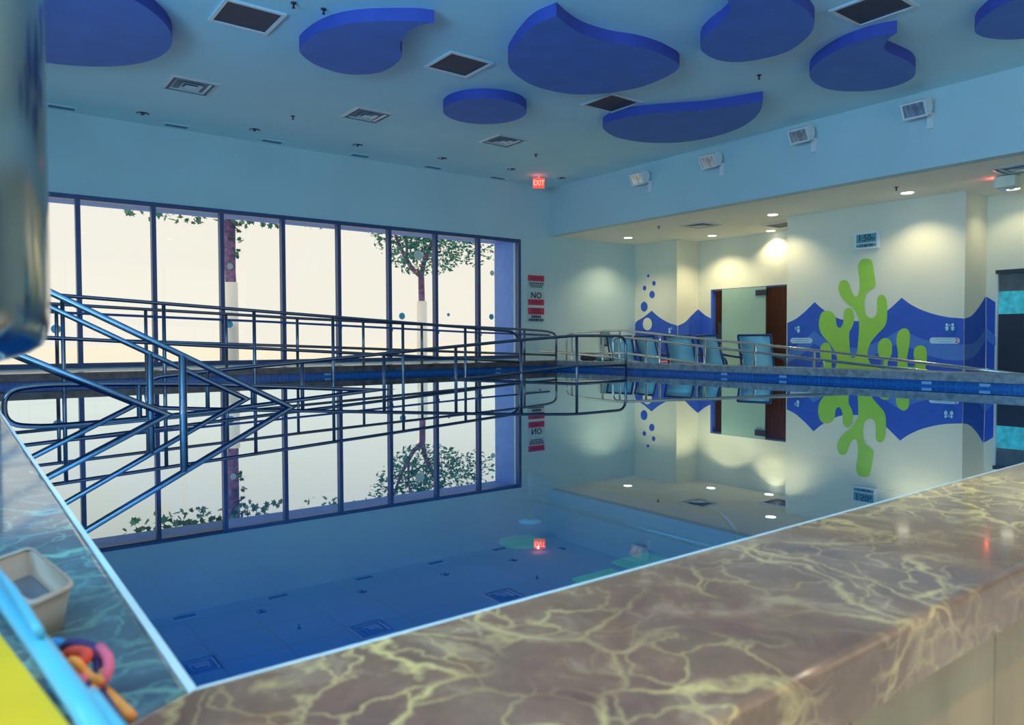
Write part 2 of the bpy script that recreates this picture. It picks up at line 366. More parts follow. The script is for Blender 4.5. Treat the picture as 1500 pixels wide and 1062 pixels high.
# near and left marble ledges
def ledge(name, prof, a, b, axis):
    pass
OY = .445
ne = st(empty('ledge_near', (2, .6, ZD)))
def slab(name, poly, z0, z1, m, bev):
    o = prism(name, [(x, y, z0) for x, y in poly], (0, 0, z1-z0), m)
    bm = bmesh.new(); bm.from_mesh(o.data)
    ed = [e for e in bm.edges if all(abs(vv.co.z-z1) < 1e-5 for vv in e.verts)]
    bmesh.ops.bevel(bm, geom=ed, offset=bev, segments=4, affect='EDGES', profile=.5); bm.to_mesh(o.data); bm.free(); return o
under(slab('marble_slab', [(-.5, OY), (8.75, OY), (8.2, PY0), (PX0, PY0)], .045, LZ, 'marble', .012), ne)
joints = [-.4]+[onY((p, 1000), OY+.03).x for p in (1247, 1457)]
d = joints[2]-joints[1]
joints = [joints[1]-2*d, joints[1]-d]+[joints[1]+k*d for k in range(0, 16)]
for a, b in zip(joints[:-1], joints[1:]): under(box('panel', a+.002, b-.002, OY+.03, OY+.06, ZD, .045, 'beige', bevel=.002, seg=1), ne)
lf = st(empty('ledge_left', (-.2, 5, ZD)))
under(slab('marble_slab', [(-.5, OY), (PX0, PY0), (PX0, PY1-.03), (-.5, 10.2)], .045, LZ, 'marble_blue_lit', .012), lf)
under(box('panel', -.47, -.45, .5, 10.2, ZD, .045, 'beige'), lf)
st(prism('trim_1', [(PX0-.004, PY0-.004, -.05), (8.22, PY0+.0, -.05), (8.22, PY0+.006, -.05), (PX0+.012, PY0+.008, -.05)], (0, 0, LZ+.045), 'trim'))
st(prism('trim_2', [(PX0-.001, PY0-.004, -.05), (PX0+.009, PY0+.008, -.05), (PX0+.009, PY1-.04, -.05), (PX0-.001, PY1-.04, -.05)], (0, 0, LZ+.045), 'trim'))
# submerged ramp, steps, drain
pb(mesh('ramp', [(8.3, 8.02, -.12), (8.3, 9.02, -.12), (.6, 9.02, -.86), (.6, 8.02, -.86), (8.3, 8.02, -.9), (8.3, 9.02, -.9), (.6, 9.02, -.9), (.6, 8.02, -.9)], [(0, 1, 2, 3), (0, 3, 7, 4), (1, 0, 4, 5), (2, 1, 5, 6), (3, 2, 6, 7)], 'pool_wall'))
for k in range(5): pb(box('step', .2, .55+.34*k, 5.6, 6.45, -.9+0, -.18-.15*k, 'pool_wall'))
wat = mesh('pool_water', [(PX0+.007, PY0+.005, 0), (xr(PY0)+.0, PY0+.005, 0), (xr(PY1), PY1+.0, 0), (PX0+.007, PY1+.0, 0)], [(0, 1, 2, 3)], 'water')
tag(wat, 'still clear blue water filling the pool', 'water', kind='stuff')

# ---- mural paint on the walls (thin print layers)
def onwallX(pts, X, name, m, parent, k=1, sm=0): 
    q = [onX(p, X) for p in pts]
    if sm: q = smooth_loop(q, sm)
    q = [Vector((X-.002*k, p.y, p.z)) for p in q]
    return prism(name, q, (-.0015, 0, 0), m, parent)
def onwallY(pts, Y, name, m, parent, k=1): return prism(name, [Vector((p.x, Y-.002*k, p.z)) for p in (onY(q, Y) for q in pts)], (0, -.0015, 0), m, parent)
def curve(pts, n=5):
    P = [Vector((a, b, 0)) for a, b in pts]; out = []
    for i in range(len(P)-1):
        p0, p1, p2, p3 = P[max(i-1, 0)], P[i], P[i+1], P[min(i+2, len(P)-1)]
        for k in range(n):
            t = k/n; q = .5*((2*p1)+(-p0+p2)*t+(2*p0-5*p1+4*p2-p3)*t*t+(-p0+3*p1-3*p2+p3)*t**3); out.append((q.x, q.y))
    out.append(pts[-1]); return out
top = curve([(1153.5, 473), (1166, 467), (1178, 457.5), (1193.5, 442.5)])+curve([(1193.5, 442.5), (1203, 451), (1217, 461), (1235, 468.5), (1258, 470.5)])[1:]+curve([(1258, 470.5), (1280, 467), (1300, 455), (1321, 436)])[1:]+curve([(1321, 436), (1336, 447), (1358, 457), (1385, 464), (1412, 466.5)])[1:]
onwallX(top+[(1412, 610), (1153.5, 600)], XM, 'wave', 'wave', wm, 1)
b1 = curve([(1153.5, 516), (1172, 503), (1193, 485)])+curve([(1193, 485), (1210, 498), (1230, 507), (1258, 510)])[1:]+curve([(1258, 510), (1290, 499), (1320, 482)])[1:]+curve([(1320, 482), (1345, 494), (1378, 503.5), (1412, 504.5)])[1:]
b2 = curve([(1412, 528), (1385, 527), (1350, 517), (1320, 501)])+curve([(1320, 501), (1290, 516), (1258, 528), (1225, 522), (1193, 503)])[1:]+curve([(1193, 503), (1172, 521), (1153.5, 532)])[1:]
onwallX(b1+b2, XM, 'wave_band', 'wave2', wm, 2)
def c7(L): return [(1100+x/3.32, 300+y/3.32) for x, y in L]
trunk = [(525, 285), (540, 266), (560, 262), (580, 264), (592, 280), (600, 330), (606, 375), (603, 398), (580, 415), (562, 432), (553, 470), (555, 515), (565, 540), (583, 551), (603, 545), (614, 520), (614, 480), (616, 455), (625, 441), (638, 437), (652, 445), (662, 470), (664, 520), (662, 560), (655, 585), (640, 605), (615, 630), (590, 660), (575, 690), (568, 725), (575, 760), (600, 800), (600, 870), (410, 870), (410, 800), (418, 770), (418, 735), (405, 705), (380, 670), (352, 640), (336, 610), (331, 575), (338, 540), (352, 520), (375, 515), (395, 522), (410, 540), (414, 560), (417, 585), (428, 598), (440, 594), (449, 575), (452, 540), (456, 515), (468, 503), (485, 503), (498, 520), (503, 550), (500, 575), (490, 600), (480, 620), (479, 650), (482, 700), (486, 735), (497, 745), (510, 735), (518, 710), (522, 670), (526, 620), (527, 570), (522, 545), (510, 520), (495, 500), (470, 480), (445, 455), (430, 425), (428, 395), (436, 374), (450, 366), (468, 370), (478, 385), (488, 415), (500, 440), (515, 446), (525, 430), (530, 395), (527, 345), (522, 310)]
onwallX(c7(trunk), XM, 'cactus', 'cactus', wm, 3, 3)
for k, L in enumerate(([(345, 870), (350, 780), (338, 735), (340, 690), (355, 673), (375, 672), (388, 690), (393, 740), (393, 800), (393, 870)],
    [(600, 870), (640, 780), (622, 730), (618, 690), (630, 660), (652, 648), (676, 656), (687, 685), (684, 730), (665, 775), (690, 870)],
    [(705, 870), (714, 780), (716, 720), (709, 670), (715, 625), (740, 601), (764, 607), (775, 635), (770, 690), (760, 750), (765, 785), (790, 870)],
    [(770, 870), (800, 780), (793, 740), (795, 705), (812, 686), (838, 686), (854, 705), (857, 750), (850, 790), (840, 870)],
    [(560, 870), (580, 795), (700, 790), (850, 795), (860, 870)])):
    onwallX(c7(L), XM, 'cactus_lobe', 'cactus', wm, 3.3+.3*k, 3)
def ell(cx, cy, rx, ry, n=20): return [(cx+rx*math.cos(2*math.pi*k/n), cy+ry*math.sin(2*math.pi*k/n)) for k in range(n)]
def pill(x0, x1, y0, y1, sl):
    r = (y1-y0)/2; c = (y0+y1)/2; out = []
    for k in range(9): a = math.pi/2+math.pi*k/8; out.append((x0+r+r*math.cos(a), c-r*math.sin(a)))
    for k in range(9): a = -math.pi/2+math.pi*k/8; out.append((x1-r+r*math.cos(a), c+sl-r*math.sin(a)))
    return out
def figure(cx, cy, s, parent):
    onwallX(ell(cx, cy-3.2*s, 1.7*s, 1.8*s, 14), XM, 'pictogram', 'pale', parent, 5)
    onwallX([(cx-1.2*s, cy-1.2*s), (cx+1.2*s, cy-1.2*s), (cx+2.5*s, cy+.8*s), (cx+1.7*s, cy+1.2*s), (cx+1.4*s, cy+3.8*s), (cx-1.4*s, cy+3.8*s), (cx-1.7*s, cy+1.2*s), (cx-2.5*s, cy+.8*s)], XM, 'pictogram', 'pale', parent, 5)
onwallX(ell(1170, 482.5, 6.4, 7.5), XM, 'pictogram_disc', 'disc', wm, 4)
figure(1170, 483, 1.1, wm)
onwallX(ell(1166, 480, .9, 1.1, 8), XM, 'pictogram', 'pale', wm, 5); onwallX(ell(1166, 482.3, .9, 1, 8), XM, 'pictogram', 'pale', wm, 5)
onwallX(ell(1392.5, 480, 9.5, 10), XM, 'pictogram_disc', 'disc', wm, 4)
figure(1387.5, 479.5, 1.2, wm); figure(1396, 479.5, 1.2, wm); onwallX(ell(1391.7, 476.5, .9, 1.5, 8), XM, 'pictogram', 'pale', wm, 5)
p1 = pill(1158, 1190.5, 494.8, 503, 0); p2 = pill(1362, 1406.5, 494.3, 503.3, .3)
onwallX(p1, XM, 'caption_plate', 'pale', wm, 4); onwallX(p2, XM, 'caption_plate', 'pale', wm, 4)
def dashes(x0, x1, y, h, parent, k=5, step=2.2):
    x = x0
    while x < x1:
        w_ = random.uniform(.9, step); onwallX([(x, y-h), (min(x+w_, x1), y-h), (min(x+w_, x1), y+h), (x, y+h)], XM, 'caption_line', 'lcd', parent, k); x += w_+.5
dashes(1163, 1185, 497.4, .35, wm); dashes(1165, 1183, 500.6, .35, wm); dashes(1371, 1396, 496.8, .4, wm); dashes(1375, 1394, 500.8, .4, wm)
q = onX((1401.7, 499), XM); text('caption_number', '2', .1, 'red', (XM-.011, q.y, q.z), (0, -1, 0), (0, 0, 1), wm)
onwallY(curve([(1412.5, 466.5), (1422, 463), (1433, 451), (1443.5, 434)])+[(1443.5, 640), (1412.5, 640)], YE, 'wave', 'wave', wm, 1)
onwallY(curve([(1412.5, 504.5), (1425, 503), (1435, 494), (1443.5, 480)])+curve([(1443.5, 497), (1435, 512), (1425, 523), (1412.5, 528)]), YE, 'wave_band', 'wave2', wm, 2)
onwallX(curve([(1445, 434.5), (1451, 438), (1458.5, 443)])+[(1458.5, 640), (1445, 640)], XE, 'wave', 'wave', we, 1)
onwallX(curve([(1445, 480), (1451, 485), (1458.5, 493)])+[(1458.5, 507), (1451, 502), (1445, 497)], XE, 'wave_band', 'wave2', we, 2)
onwallX(curve([(930.5, 475), (933, 470.5), (943, 464.5), (954.7, 455)])+curve([(954.7, 455), (965, 464), (978, 472), (992.5, 477)])[1:]+[(992.5, 600), (930.5, 600)], XA, 'wave', 'wave', wa, 1)
onwallY(curve([(993, 477), (1003, 472), (1012, 463), (1022.5, 452.8)])+[(1022.5, 600), (993, 600)], YR, 'wave', 'wave', wa, 1)
onwallX(curve([(1023, 453), (1032, 461), (1041.5, 466.5)])+[(1041.5, 600), (1023, 600)], XR, 'wave', 'wave', wr, 1)
for cx, cy, rx, ry in ((949.7, 404, 1.8, 2.3), (958, 415, 2.6, 3.6), (944.3, 422, 2.6, 3.6), (955.3, 431.5, 4, 5.6), (943.7, 449.2, 5, 7.4)):
    onwallX(ell(cx, cy, rx, ry), XA, 'bubble', 'wave', wa, 1)
onwallX(ell(948.5, 474.7, 6.7, 9.2), XA, 'bubble', 'cream', wa, 2)
q0 = onX((981, 484), XA)
onwallX(ell(981, 482, 1.6, 1.8, 10), XA, 'pictogram', 'pale', wa, 3); onwallX(ell(981, 486, 1.9, 2.4, 10), XA, 'pictogram', 'pale', wa, 3); onwallX(ell(984, 481, .6, 2, 8), XA, 'pictogram', 'pale', wa, 3)

# ---- doors
d1 = st(empty('door_1', (XR, 9.4, ZD)))
GA, GB = onX((1058.5, 424), 13.9), onX((1122.5, 424), 13.9)
gl = under(box('glass_leaf', 13.88, 13.9, GB.y, GA.y, ZD+.01, GA.z, 'frost'), d1)
q = onX((1107, 425), 13.87); q2 = onX((1123, 432), 13.87)
pf = box('patch_fitting', 13.86, 13.92, q2.y, q.y, q2.z, q.z, 'dark'); pf.parent = gl
under(box('transom_rail', XR-.01, XR+.1, DY0, DY1, DZ-.04, DZ, 'frame'), d1)
under(box('door_jamb', XR-.01, XR+.1, DY1-.05, DY1, ZD, DZ-.04, 'wave'), d1)
under(box('side_panel', XR+.02, XR+.06, onX((1058, 480), XR).y-.05, onX((1051, 480), XR).y, ZD, onX((1051, 472), XR).z, 'dark'), d1)
d2 = st(empty('door_2', (XE, EY0, ZD)))
zt, zb = onX((1470, 445), XE).z, onX((1470, 460), XE).z
under(box('door_leaf', XE+.04, XE+.08, EY0, EY1-.03, ZD+.01, zb, 'dark'), d2)
under(box('upper_panel', XE+.05, XE+.08, EY0, EY1-.03, zt+.2, EZ-.05, mat('grey_smoked_glass', (.12, .15, .17), .2, var=.2)), d2)
under(box('window_pane', XE+.05, XE+.07, EY0, EY1-.03, zb, zt+.2, mat('lit_turquoise_pane', (.05, .45, .55), .4, var=.5, scale=9, emit=(.05, .42, .5), es=.35)), d2)
under(box('door_head', XE-.02, XE+.1, EY0, EY1, EZ-.06, EZ, 'dark'), d2)
under(box('door_jamb', XE-.005, XE+.1, EY1-.03, EY1, ZD, EZ-.06, 'white'), d2)

# ================================================================== CEILING THINGS
TH = .13
MT['cloud_edge_shade'] = mat('navy_panel_edge_shade', (.045, .075, .40), .7, var=.05)  # shade on the panel sides put into a darker colour
def edge_shade(o):
    o.data.materials.append(MT['cloud_edge_shade'])
    for p in o.data.polygons:
        if abs(p.normal.z) < .5: p.material_index = 1
def cloud(name, pts, label, sharp=()):
    q = smooth_loop([onZ(p, ZC-TH) for p in pts], 6, sharp)
    q = [Vector((p.x, p.y, ZC-TH)) for p in q]
    o = prism(name, q, (0, 0, TH), 'cloud'); edge_shade(o); tag(o, label, 'ceiling panel', 'blue acoustic clouds on the ceiling')
    return o
def circ(name, c, r, label):
    o = prism(name, [(c[0]+r*math.cos(2*math.pi*k/64), c[1]+r*math.sin(2*math.pi*k/64), ZC-TH) for k in range(64)], (0, 0, TH), 'cloud'); edge_shade(o)
    tag(o, label, 'ceiling panel', 'blue acoustic clouds on the ceiling')
def fit_circle(pts):
    A = np.array([[2*p.x, 2*p.y, 1] for p in pts]); b = np.array([p.x**2+p.y**2 for p in pts]); s = np.linalg.lstsq(A, b, rcond=None)[0]
    return (s[0], s[1]), math.sqrt(s[2]+s[0]**2+s[1]**2)
c, r = fit_circle([onZ(p, ZC-TH) for p in ((253, 53), (245, 72), (213, 88), (167, 99), (110, 97), (53, 89), (250, 43), (230, 23), (197, 0))])
circ('ceiling_cloud', c, r, 'large round ultramarine ceiling panel at the far left, beside the chrome column')
c, r = fit_circle([onZ(p, ZC-TH) for p in ((648.3, 160.7), (772.3, 161.7), (710, 144), (710, 182.7), (670, 176), (752, 176))])
circ('ceiling_cloud', c, r, 'small round ultramarine ceiling panel between two square air diffusers')
def c2(L): return [(400+x/3, y/3) for x, y in L]
def c3(L): return [(800+x/2.143, y/2.143) for x, y in L]
cloud('ceiling_cloud', c2([(708, 101), (640, 93), (560, 92), (420, 95), (300, 110), (200, 145), (130, 195), (116, 225), (150, 262), (210, 295), (300, 322), (390, 328), (480, 315), (540, 280), (566, 245), (558, 210), (562, 180), (590, 140), (650, 110)]), 'comma-shaped ultramarine ceiling panel with its tail pointing right, left of centre', (0,))
cloud('ceiling_cloud', [(815, 22.7), (783, 37), (762, 57), (748, 77), (744, 88), (747, 100), (760, 113), (783, 126), (817, 135), (850, 138.5), (893, 136), (940, 127), (977, 112), (994, 100), (993, 93), (984, 87), (963, 77), (931, 68), (893, 62), (856, 51), (833, 38)], 'largest teardrop ultramarine ceiling panel with a pointed top, in the middle', (0,))
cloud('ceiling_cloud', [(1029, 57), (1026, 70), (1033, 79), (1052, 88), (1080, 91), (1117, 86), (1155, 75), (1183, 54), (1193, 35), (1187, 21), (1172, 8), (1140, -6), (1090, -18), (1035, -24), (1050, -14), (1064, -2), (1070, 10), (1070, 18), (1059, 31), (1043, 43)], 'comma-shaped ultramarine ceiling panel cut by the top edge of the photo', (13,))
cloud('ceiling_cloud', [(1314, 48), (1302, 57), (1295, 68), (1300, 76), (1318, 84), (1334, 92), (1341, 103), (1337, 114), (1318, 124), (1290, 131), (1257, 134), (1220, 132), (1197, 124), (1186, 112), (1190, 100), (1206, 86), (1234, 70), (1267, 58), (1295, 51)], 'comma-shaped ultramarine ceiling panel above the two right-hand floodlights', (0,))
cloud('ceiling_cloud', [(884, 184), (887, 192), (903, 201), (931, 207), (963, 209.5), (1001, 208), (1043, 201), (1080, 189), (1103, 175), (1115, 160), (1117.5, 148), (1080, 154), (1033, 161), (987, 164), (940, 168), (903, 175)], 'long leaf-shaped ultramarine ceiling panel above the left-hand floodlights', (10,))
cloud('ceiling_cloud', [(1428, 42), (1430, 49), (1444, 55), (1472, 58), (1505, 56), (1545, 48), (1575, 32), (1580, 12), (1555, -3), (1515, -7), (1480, 2), (1453, 16), (1435, 31)], 'ultramarine ceiling panel cut off by the right edge of the photo')

def copy_tree(o, parent=None):
    c = o.copy(); COL.objects.link(c)
    if parent: c.parent = parent
    for ch in list(o.children): copy_tree(ch, c)
    return c
# return-air grilles
g0 = empty('return_grille', (0, 0, 0))
h = .305
for a in ((-h, h, -h, -h+.035), (-h, h, h-.035, h), (-h, -h+.035, -h+.035, h-.035), (h-.035, h, -h+.035, h-.035)): box('frame_bar', a[0], a[1], a[2], a[3], -.02, 0, 'vent', g0)
box('grille', -h+.03, h-.03, -h+.03, h-.03, -.006, 0, 'grille', g0)
GL = [((362, 24), 'square dark return grille at the top left, beside the large round panel'), ((672, 94), 'square dark return grille left of the largest teardrop panel'), ((896, 150.5), 'square dark return grille behind the largest teardrop panel'), ((1279, 11), 'square dark return grille at the top right of the ceiling')]
for k, (p, lb) in enumerate(GL):
    o = g0 if k == 0 else copy_tree(g0); o.location = onZ(p, ZC); tag(o, lb, 'air vent', 'return grilles in the ceiling')
# supply diffusers
def diffuser():
    r = empty('air_diffuser')
    for s, z in ((.305, 0), (.215, -.012), (.125, -.02)):
        i = s-.05; v = [(-s, -s, z), (s, -s, z), (s, s, z), (-s, s, z), (-i, -i, z-.0+.03 if z < 0 else -.012), (i, -i, z+.03 if z < 0 else -.012), (i, i, z+.03 if z < 0 else -.012), (-i, i, z+.03 if z < 0 else -.012)]
        v += [(x, y, zz-.004) for x, y, zz in v]
        f = [(0, 1, 5, 4), (1, 2, 6, 5), (2, 3, 7, 6), (3, 0, 4, 7)]; f += [tuple(8+i_ for i_ in q) for q in f]
        f += [(0, 1, 9, 8), (1, 2, 10, 9), (2, 3, 11, 10), (3, 0, 8, 11)]
        mesh('louvre_ring', v, f, 'vent', r)
    box('neck', -.25, .25, -.25, .25, -.002, .0, mat('vent_throat', (.16, .2, .27), .6), r)
    box('centre_plate', -.07, .07, -.07, .07, -.03, -.024, 'vent', r)
    return r
f0 = diffuser()
FL = [((279, 125.5), ZC, 'square louvred air diffuser nearest the left column'), ((538, 168.5), ZC, 'square louvred air diffuser between the comma panel and the small round panel'), ((737, 206), ZC, 'square louvred air diffuser nearest the exit sign'), ((1026, 329.5), ZS, 'square louvred air diffuser in the cream soffit over the alcove'), ((1497, 246), ZS, 'square air diffuser in the soffit at the right edge')]
for k, (p, z, lb) in enumerate(FL):
    o = f0 if k == 0 else copy_tree(f0); o.location = onZ(p, z); tag(o, lb, 'air vent', 'square air diffusers')
o = copy_tree(g0); o.location = (13.25, 8.5, ZS); tag(o, 'dark return grille in the soffit, half hidden by the mural wall', 'air vent', 'return grilles in the ceiling')
# unlit downlights
u0 = empty('downlight')
lathe('trim_ring', [(.08, 0), (.105, 0), (.105, -.004), (.08, -.006)], (0, 0, 0), 'vent', u0)
lathe('reflector', [(.0, -.002), (.085, -.002), (.083, -.010), (0, -.012)], (0, 0, 0), 'grille', u0)
for i, xx in enumerate((-.045, .045)): lathe('bulb', [(.0, -.024), (.02, -.022), (.025, -.010), (0, -.008)], (xx, 0, 0), 'vent', u0)
UL = [((209, 165.5), 'first from the chrome column'), ((373, 189.5), 'second from the chrome column'), ((524, 212), 'third from the chrome column'), ((648, 231.5), 'fourth from the chrome column'), ((749.5, 247.5), 'just left of the exit sign'), ((822, 260.5), 'just right of the exit sign')]
for k, (p, lb) in enumerate(UL):
    o = u0 if k == 0 else copy_tree(u0); o.location = onZ(p, ZC); tag(o, 'unlit round ceiling downlight, '+lb, 'downlight', 'unlit downlights along the window side')
# slot diffusers
s0 = empty('slot_diffuser')
box('slot_frame', -.19, .19, -.09, .09, -.008, 0, 'ceil', s0); box('slot_grille', -.16, .16, -.06, .06, -.012, -.008, mat('blue_grey_slot', (.12, .22, .36), .5), s0)
SL = [((83, 172), 'first slot vent from the chrome column'), ((250, 192), 'second slot vent from the chrome column'), ((391, 211.5), 'third slot vent from the chrome column'), ((519, 231.5), 'fourth slot vent from the chrome column'), ((630, 246.5), 'fifth slot vent from the chrome column'), ((727, 261), 'sixth slot vent, nearest the exit sign')]
for k, (p, lb) in enumerate(SL):
    o = s0 if k == 0 else copy_tree(s0); q = onZ(p, ZC); o.location = (q.x, 12.3, ZC); tag(o, lb+', along the window wall', 'air vent', 'slot vents by the window wall')
# sprinklers
k0 = empty('sprinkler')
lathe('escutcheon', [(0, 0), (.03, 0), (.027, -.01), (0, -.01)], (0, 0, 0), 'dark', k0, 14); lathe('sprinkler_head', [(.009, -.01), (.009, -.045), (.018, -.05), (.018, -.053), (0, -.053)], (0, 0, 0), 'dark', k0, 10)
KL = [((429, 170), ZC, 'near the second unlit downlight'), ((785, 226), ZC, 'above the red exit sign'), ((1112, 110), ZC, 'between the leaf panel and the comma panel'), ((474, 13), ZC, 'at the top edge left of the comma panel'), ((430, 4), ZC, 'at the top edge beside the first grille'), ((965, 331.5), ZS, 'in the soffit left of the alcove diffuser'), ((1313, 274), ZS, 'in the soffit above the wall clock')]
for k, (p, z, lb) in enumerate(KL):
    o = k0 if k == 0 else copy_tree(k0); o.location = onZ(p, z); tag(o, 'small dark ceiling sprinkler '+lb, 'sprinkler', 'ceiling sprinklers')
# lit downlights of the soffit
l0 = empty('lit_downlight')
lathe('trim_ring', [(.09, 0), (.108, 0), (.108, -.004), (.09, -.006)], (0, 0, 0), 'white', l0); lathe('lens', [(0, -.002), (.09, -.002), (.088, -.012), (0, -.016)], (0, 0, 0), 'lamp', l0)
LL = [((920, 348), 'nearest the window wall', 105), ((1043, 345), 'over the bright alcove return', 130), ((1131, 338), 'over the frosted door', 70), ((1132, 314), 'beside the left edge of the mural wall', 70), ((1329, 282), 'above and right of the clock', 80), ((1484, 276), 'at the right edge beside the exit box', 25)]
for k, (p, lb, e) in enumerate(LL):
    o = l0 if k == 0 else copy_tree(l0); q = onZ(p, ZS); o.location = (min(q.x, 13.8), q.y, ZS); tag(o, 'lit round soffit downlight '+lb, 'downlight', 'lit downlights in the soffit')
    d = bpy.data.lights.new('downlight_spot', 'SPOT'); d.energy = e; d.color = (1, .82, .48); d.spot_size = math.radians(125); d.spot_blend = .7; d.shadow_soft_size = .06
    do = bpy.data.objects.new('downlight_spot', d); COL.objects.link(do); do.location = (min(q.x, 13.8), q.y, ZS-.03)
for k, x in enumerate((.9, 3.3, 5.7)):  # added lamps out of view, put in to warm the marble ledge
    o = copy_tree(l0); o.location = (x, -.7, ZC); tag(o, 'added unseen lit round ceiling downlight over the near deck, '+('nearest the chrome column', 'second from the chrome column', 'third from the chrome column')[k], 'downlight', 'added lit downlights over the near deck')
    d = bpy.data.lights.new('downlight_spot', 'SPOT'); d.energy = 190; d.color = (1, .70, .40); d.spot_size = math.radians(110); d.spot_blend = .5; d.shadow_soft_size = .06
    do = bpy.data.objects.new('downlight_spot', d); COL.objects.link(do); do.location = (x, -.7, ZC-.03)
# exit sign
q = onZ((789, 259), ZC); ex = empty('exit_sign', (q.x, q.y, ZC))
a = Vector((1, -.62, 0)).normalized(); 
def exq(name, sx, sz, sy, zc, m):
    n = a.cross(Vector((0, 0, 1))); P = [(-sx, -sz), (sx, -sz), (sx, sz), (-sx, sz)]
    return prism(name, [Vector((0, 0, zc))+a*x+Vector((0, 0, z))-n*sy for x, z in P], n*2*sy, m, ex)
exq('housing', .12, .10, .02, -.13, 'exit'); exq('mount', .03, .02, .02, -.016, 'white')
n = a.cross(Vector((0, 0, 1)))
text('lettering', 'EXIT', .15, mat('dark_red_letters', (.8, .05, .05), .5, emit=(1, .25, .2), es=2.5), Vector((0, 0, -.13))+n*.022, a, (0, 0, 1), ex, squash=.75)
tag(ex, 'glowing red exit sign hanging from the ceiling near the corner', 'exit sign')
pl = bpy.data.lights.new('exit_glow', 'POINT'); pl.energy = .5; pl.color = (1, .12, .08); pl.shadow_soft_size = .03
po = bpy.data.objects.new('exit_glow', pl); COL.objects.link(po); po.location = Vector((q.x-.12, q.y-.1, ZC-.1))
o = copy_tree(l0); o.location = (15.1, 9.4, ZS); tag(o, 'added lit round downlight in the corridor behind the frosted door', 'downlight', 'lit downlights in the soffit')  # added lamp, unseen, brightens the corridor behind the doorway
d = bpy.data.lights.new('downlight_spot', 'SPOT'); d.energy = 60; d.color = (1, .75, .55); d.spot_size = math.radians(150); d.spot_blend = .6
do = bpy.data.objects.new('downlight_spot', d); COL.objects.link(do); do.location = (15.1, 9.4, ZS-.03)
# emergency unit with exit face at right
q = onZ((1462, 257), ZS); eb = empty('emergency_light', (q.x+.15, q.y, ZS))
box('housing', -.13, .13, -.2, .06, -.17, -.01, 'cream', eb, .015); box('exit_face', -.11, .11, .06, .068, -.16, -.02, 'pale', eb)
for yy in (-.02, -.12): lathe('lamp_head', [(.03, -.17), (.035, -.19), (.025, -.2), (0, -.2)], (0, yy, 0), 'pale', eb, 14)
tag(eb, 'cream emergency light box on the soffit at the right edge', 'emergency light')
pl = bpy.data.lights.new('exit_glow', 'POINT'); pl.energy = .6; pl.color = (1, .1, .06); pl.shadow_soft_size = .03
po = bpy.data.objects.new('exit_glow', pl); COL.objects.link(po); po.location = (q.x+.15, q.y+.12, ZS-.06)

# floodlights on the bulkhead (tilted down to the pool)
def floodlight():
    r = empty('floodlight')
    # local: +X out of wall is -X world; housing half barrel
    R = Matrix.Rotation(math.radians(-28), 3, 'Y') @ Matrix.Rotation(math.radians(0), 3, 'Z')
    def tr(v): return [R @ Vector(p)+Vector((-.20, 0, 0)) for p in v]
    prof = [(-.09, -.10), (-.09, .10), (-.02, .115), (.06, .09), (.11, .03), (.11, -.03), (.06, -.09), (-.02, -.115)]
    n = len(prof); v = [(x, -.155, z) for x, z in prof]+[(x, .155, z) for x, z in prof]
    f = [tuple(range(n)), tuple(range(n, 2*n))]+[(i, (i+1) % n, n+(i+1) % n, n+i) for i in range(n)]
    hs = mesh('housing', tr(v), f, 'white', r)
    for b in ((-.105, -.09, -.16, .16, .085, .11), (-.105, -.09, -.16, .16, -.11, -.085), (-.105, -.09, -.16, -.135, -.085, .085), (-.105, -.09, .135, .16, -.085, .085)):
        vv, ff = boxes_vf([b]); mesh('bezel_bar', tr(vv), ff, 'white', hs)
    vv, ff = boxes_vf([(-.097, -.091, -.135, .135, -.085, .085)]); mesh('lens', tr(vv), ff, 'reflector', hs)
    box('bracket', -.05, 0, -.14, -.06, -.27, -.06, 'white', r, .006, 1); box('wall_arm', -.22, -.03, -.125, -.085, -.10, -.06, 'white', r)
    return r
b0 = floodlight()
BL = [((937, 260), 'nearest the window wall'), ((1041, 234), 'second from the window wall'), ((1174, 196), 'third from the window wall'), ((1343, 158), 'largest and rightmost')]
for k, (p, lb) in enumerate(BL):
    o = b0 if k == 0 else copy_tree(b0); q = onX(p, XB-.20); o.location = (XB, q.y, q.z); tag(o, 'white box floodlight on the bulkhead, '+lb, 'floodlight', 'floodlights on the bulkhead')

# ================================================================== RAILINGS
PR = .021
def railing(name, label, rails, posts, pr=PR, rr=.021, m='steel'):
    """rails: list of point lists; posts: list of (x, y, z_top, z_bottom)"""
    c = Vector(posts[0][:2]+(posts[0][3],)); r = empty(name, c)
    for i, p in enumerate(rails): under(tube('top_rail' if i == 0 else 'lower_rail', p, rr, m, seg=12), r)
    for x, y, zt, zb in posts: under(tube('post', [(x, y, zb), (x, y, zt)], pr, m, seg=12), r)
    tag(r, label, 'railing'); return r
def zat(pts, x, i=0):
    for a, b in zip(pts[:-1], pts[1:]):
        if min(a[i], b[i]) <= x <= max(a[i], b[i]) and a[i] != b[i]: return a[2]+(b[2]-a[2])*(x-a[i])/(b[i]-a[i])
    return pts[-1][2]
# pool ramp, near side
Y1 = 7.95
t1 = [(1.5, Y1, -.3), (1.52, Y1, .10), (1.62, Y1, .155), (2.09, Y1, .195), (6.19, Y1, .51), (7.2, Y1, .57), (8.22, Y1, .565), (8.22, Y1, -.5)]
m1 = [(3.4, Y1, -.12), (5.17, Y1, 0), (7.2, Y1, .132), (8.22, Y1, .122)]
railing('pool_ramp_railing', 'steel ramp railing rising out of the pool towards the far right corner, with rounded end', [rounded(t1, .17), m1], [(x, Y1, zat(t1, x), -.7) for x in (2.09, 3.1, 4.11, 5.13, 6.19, 7.21)])
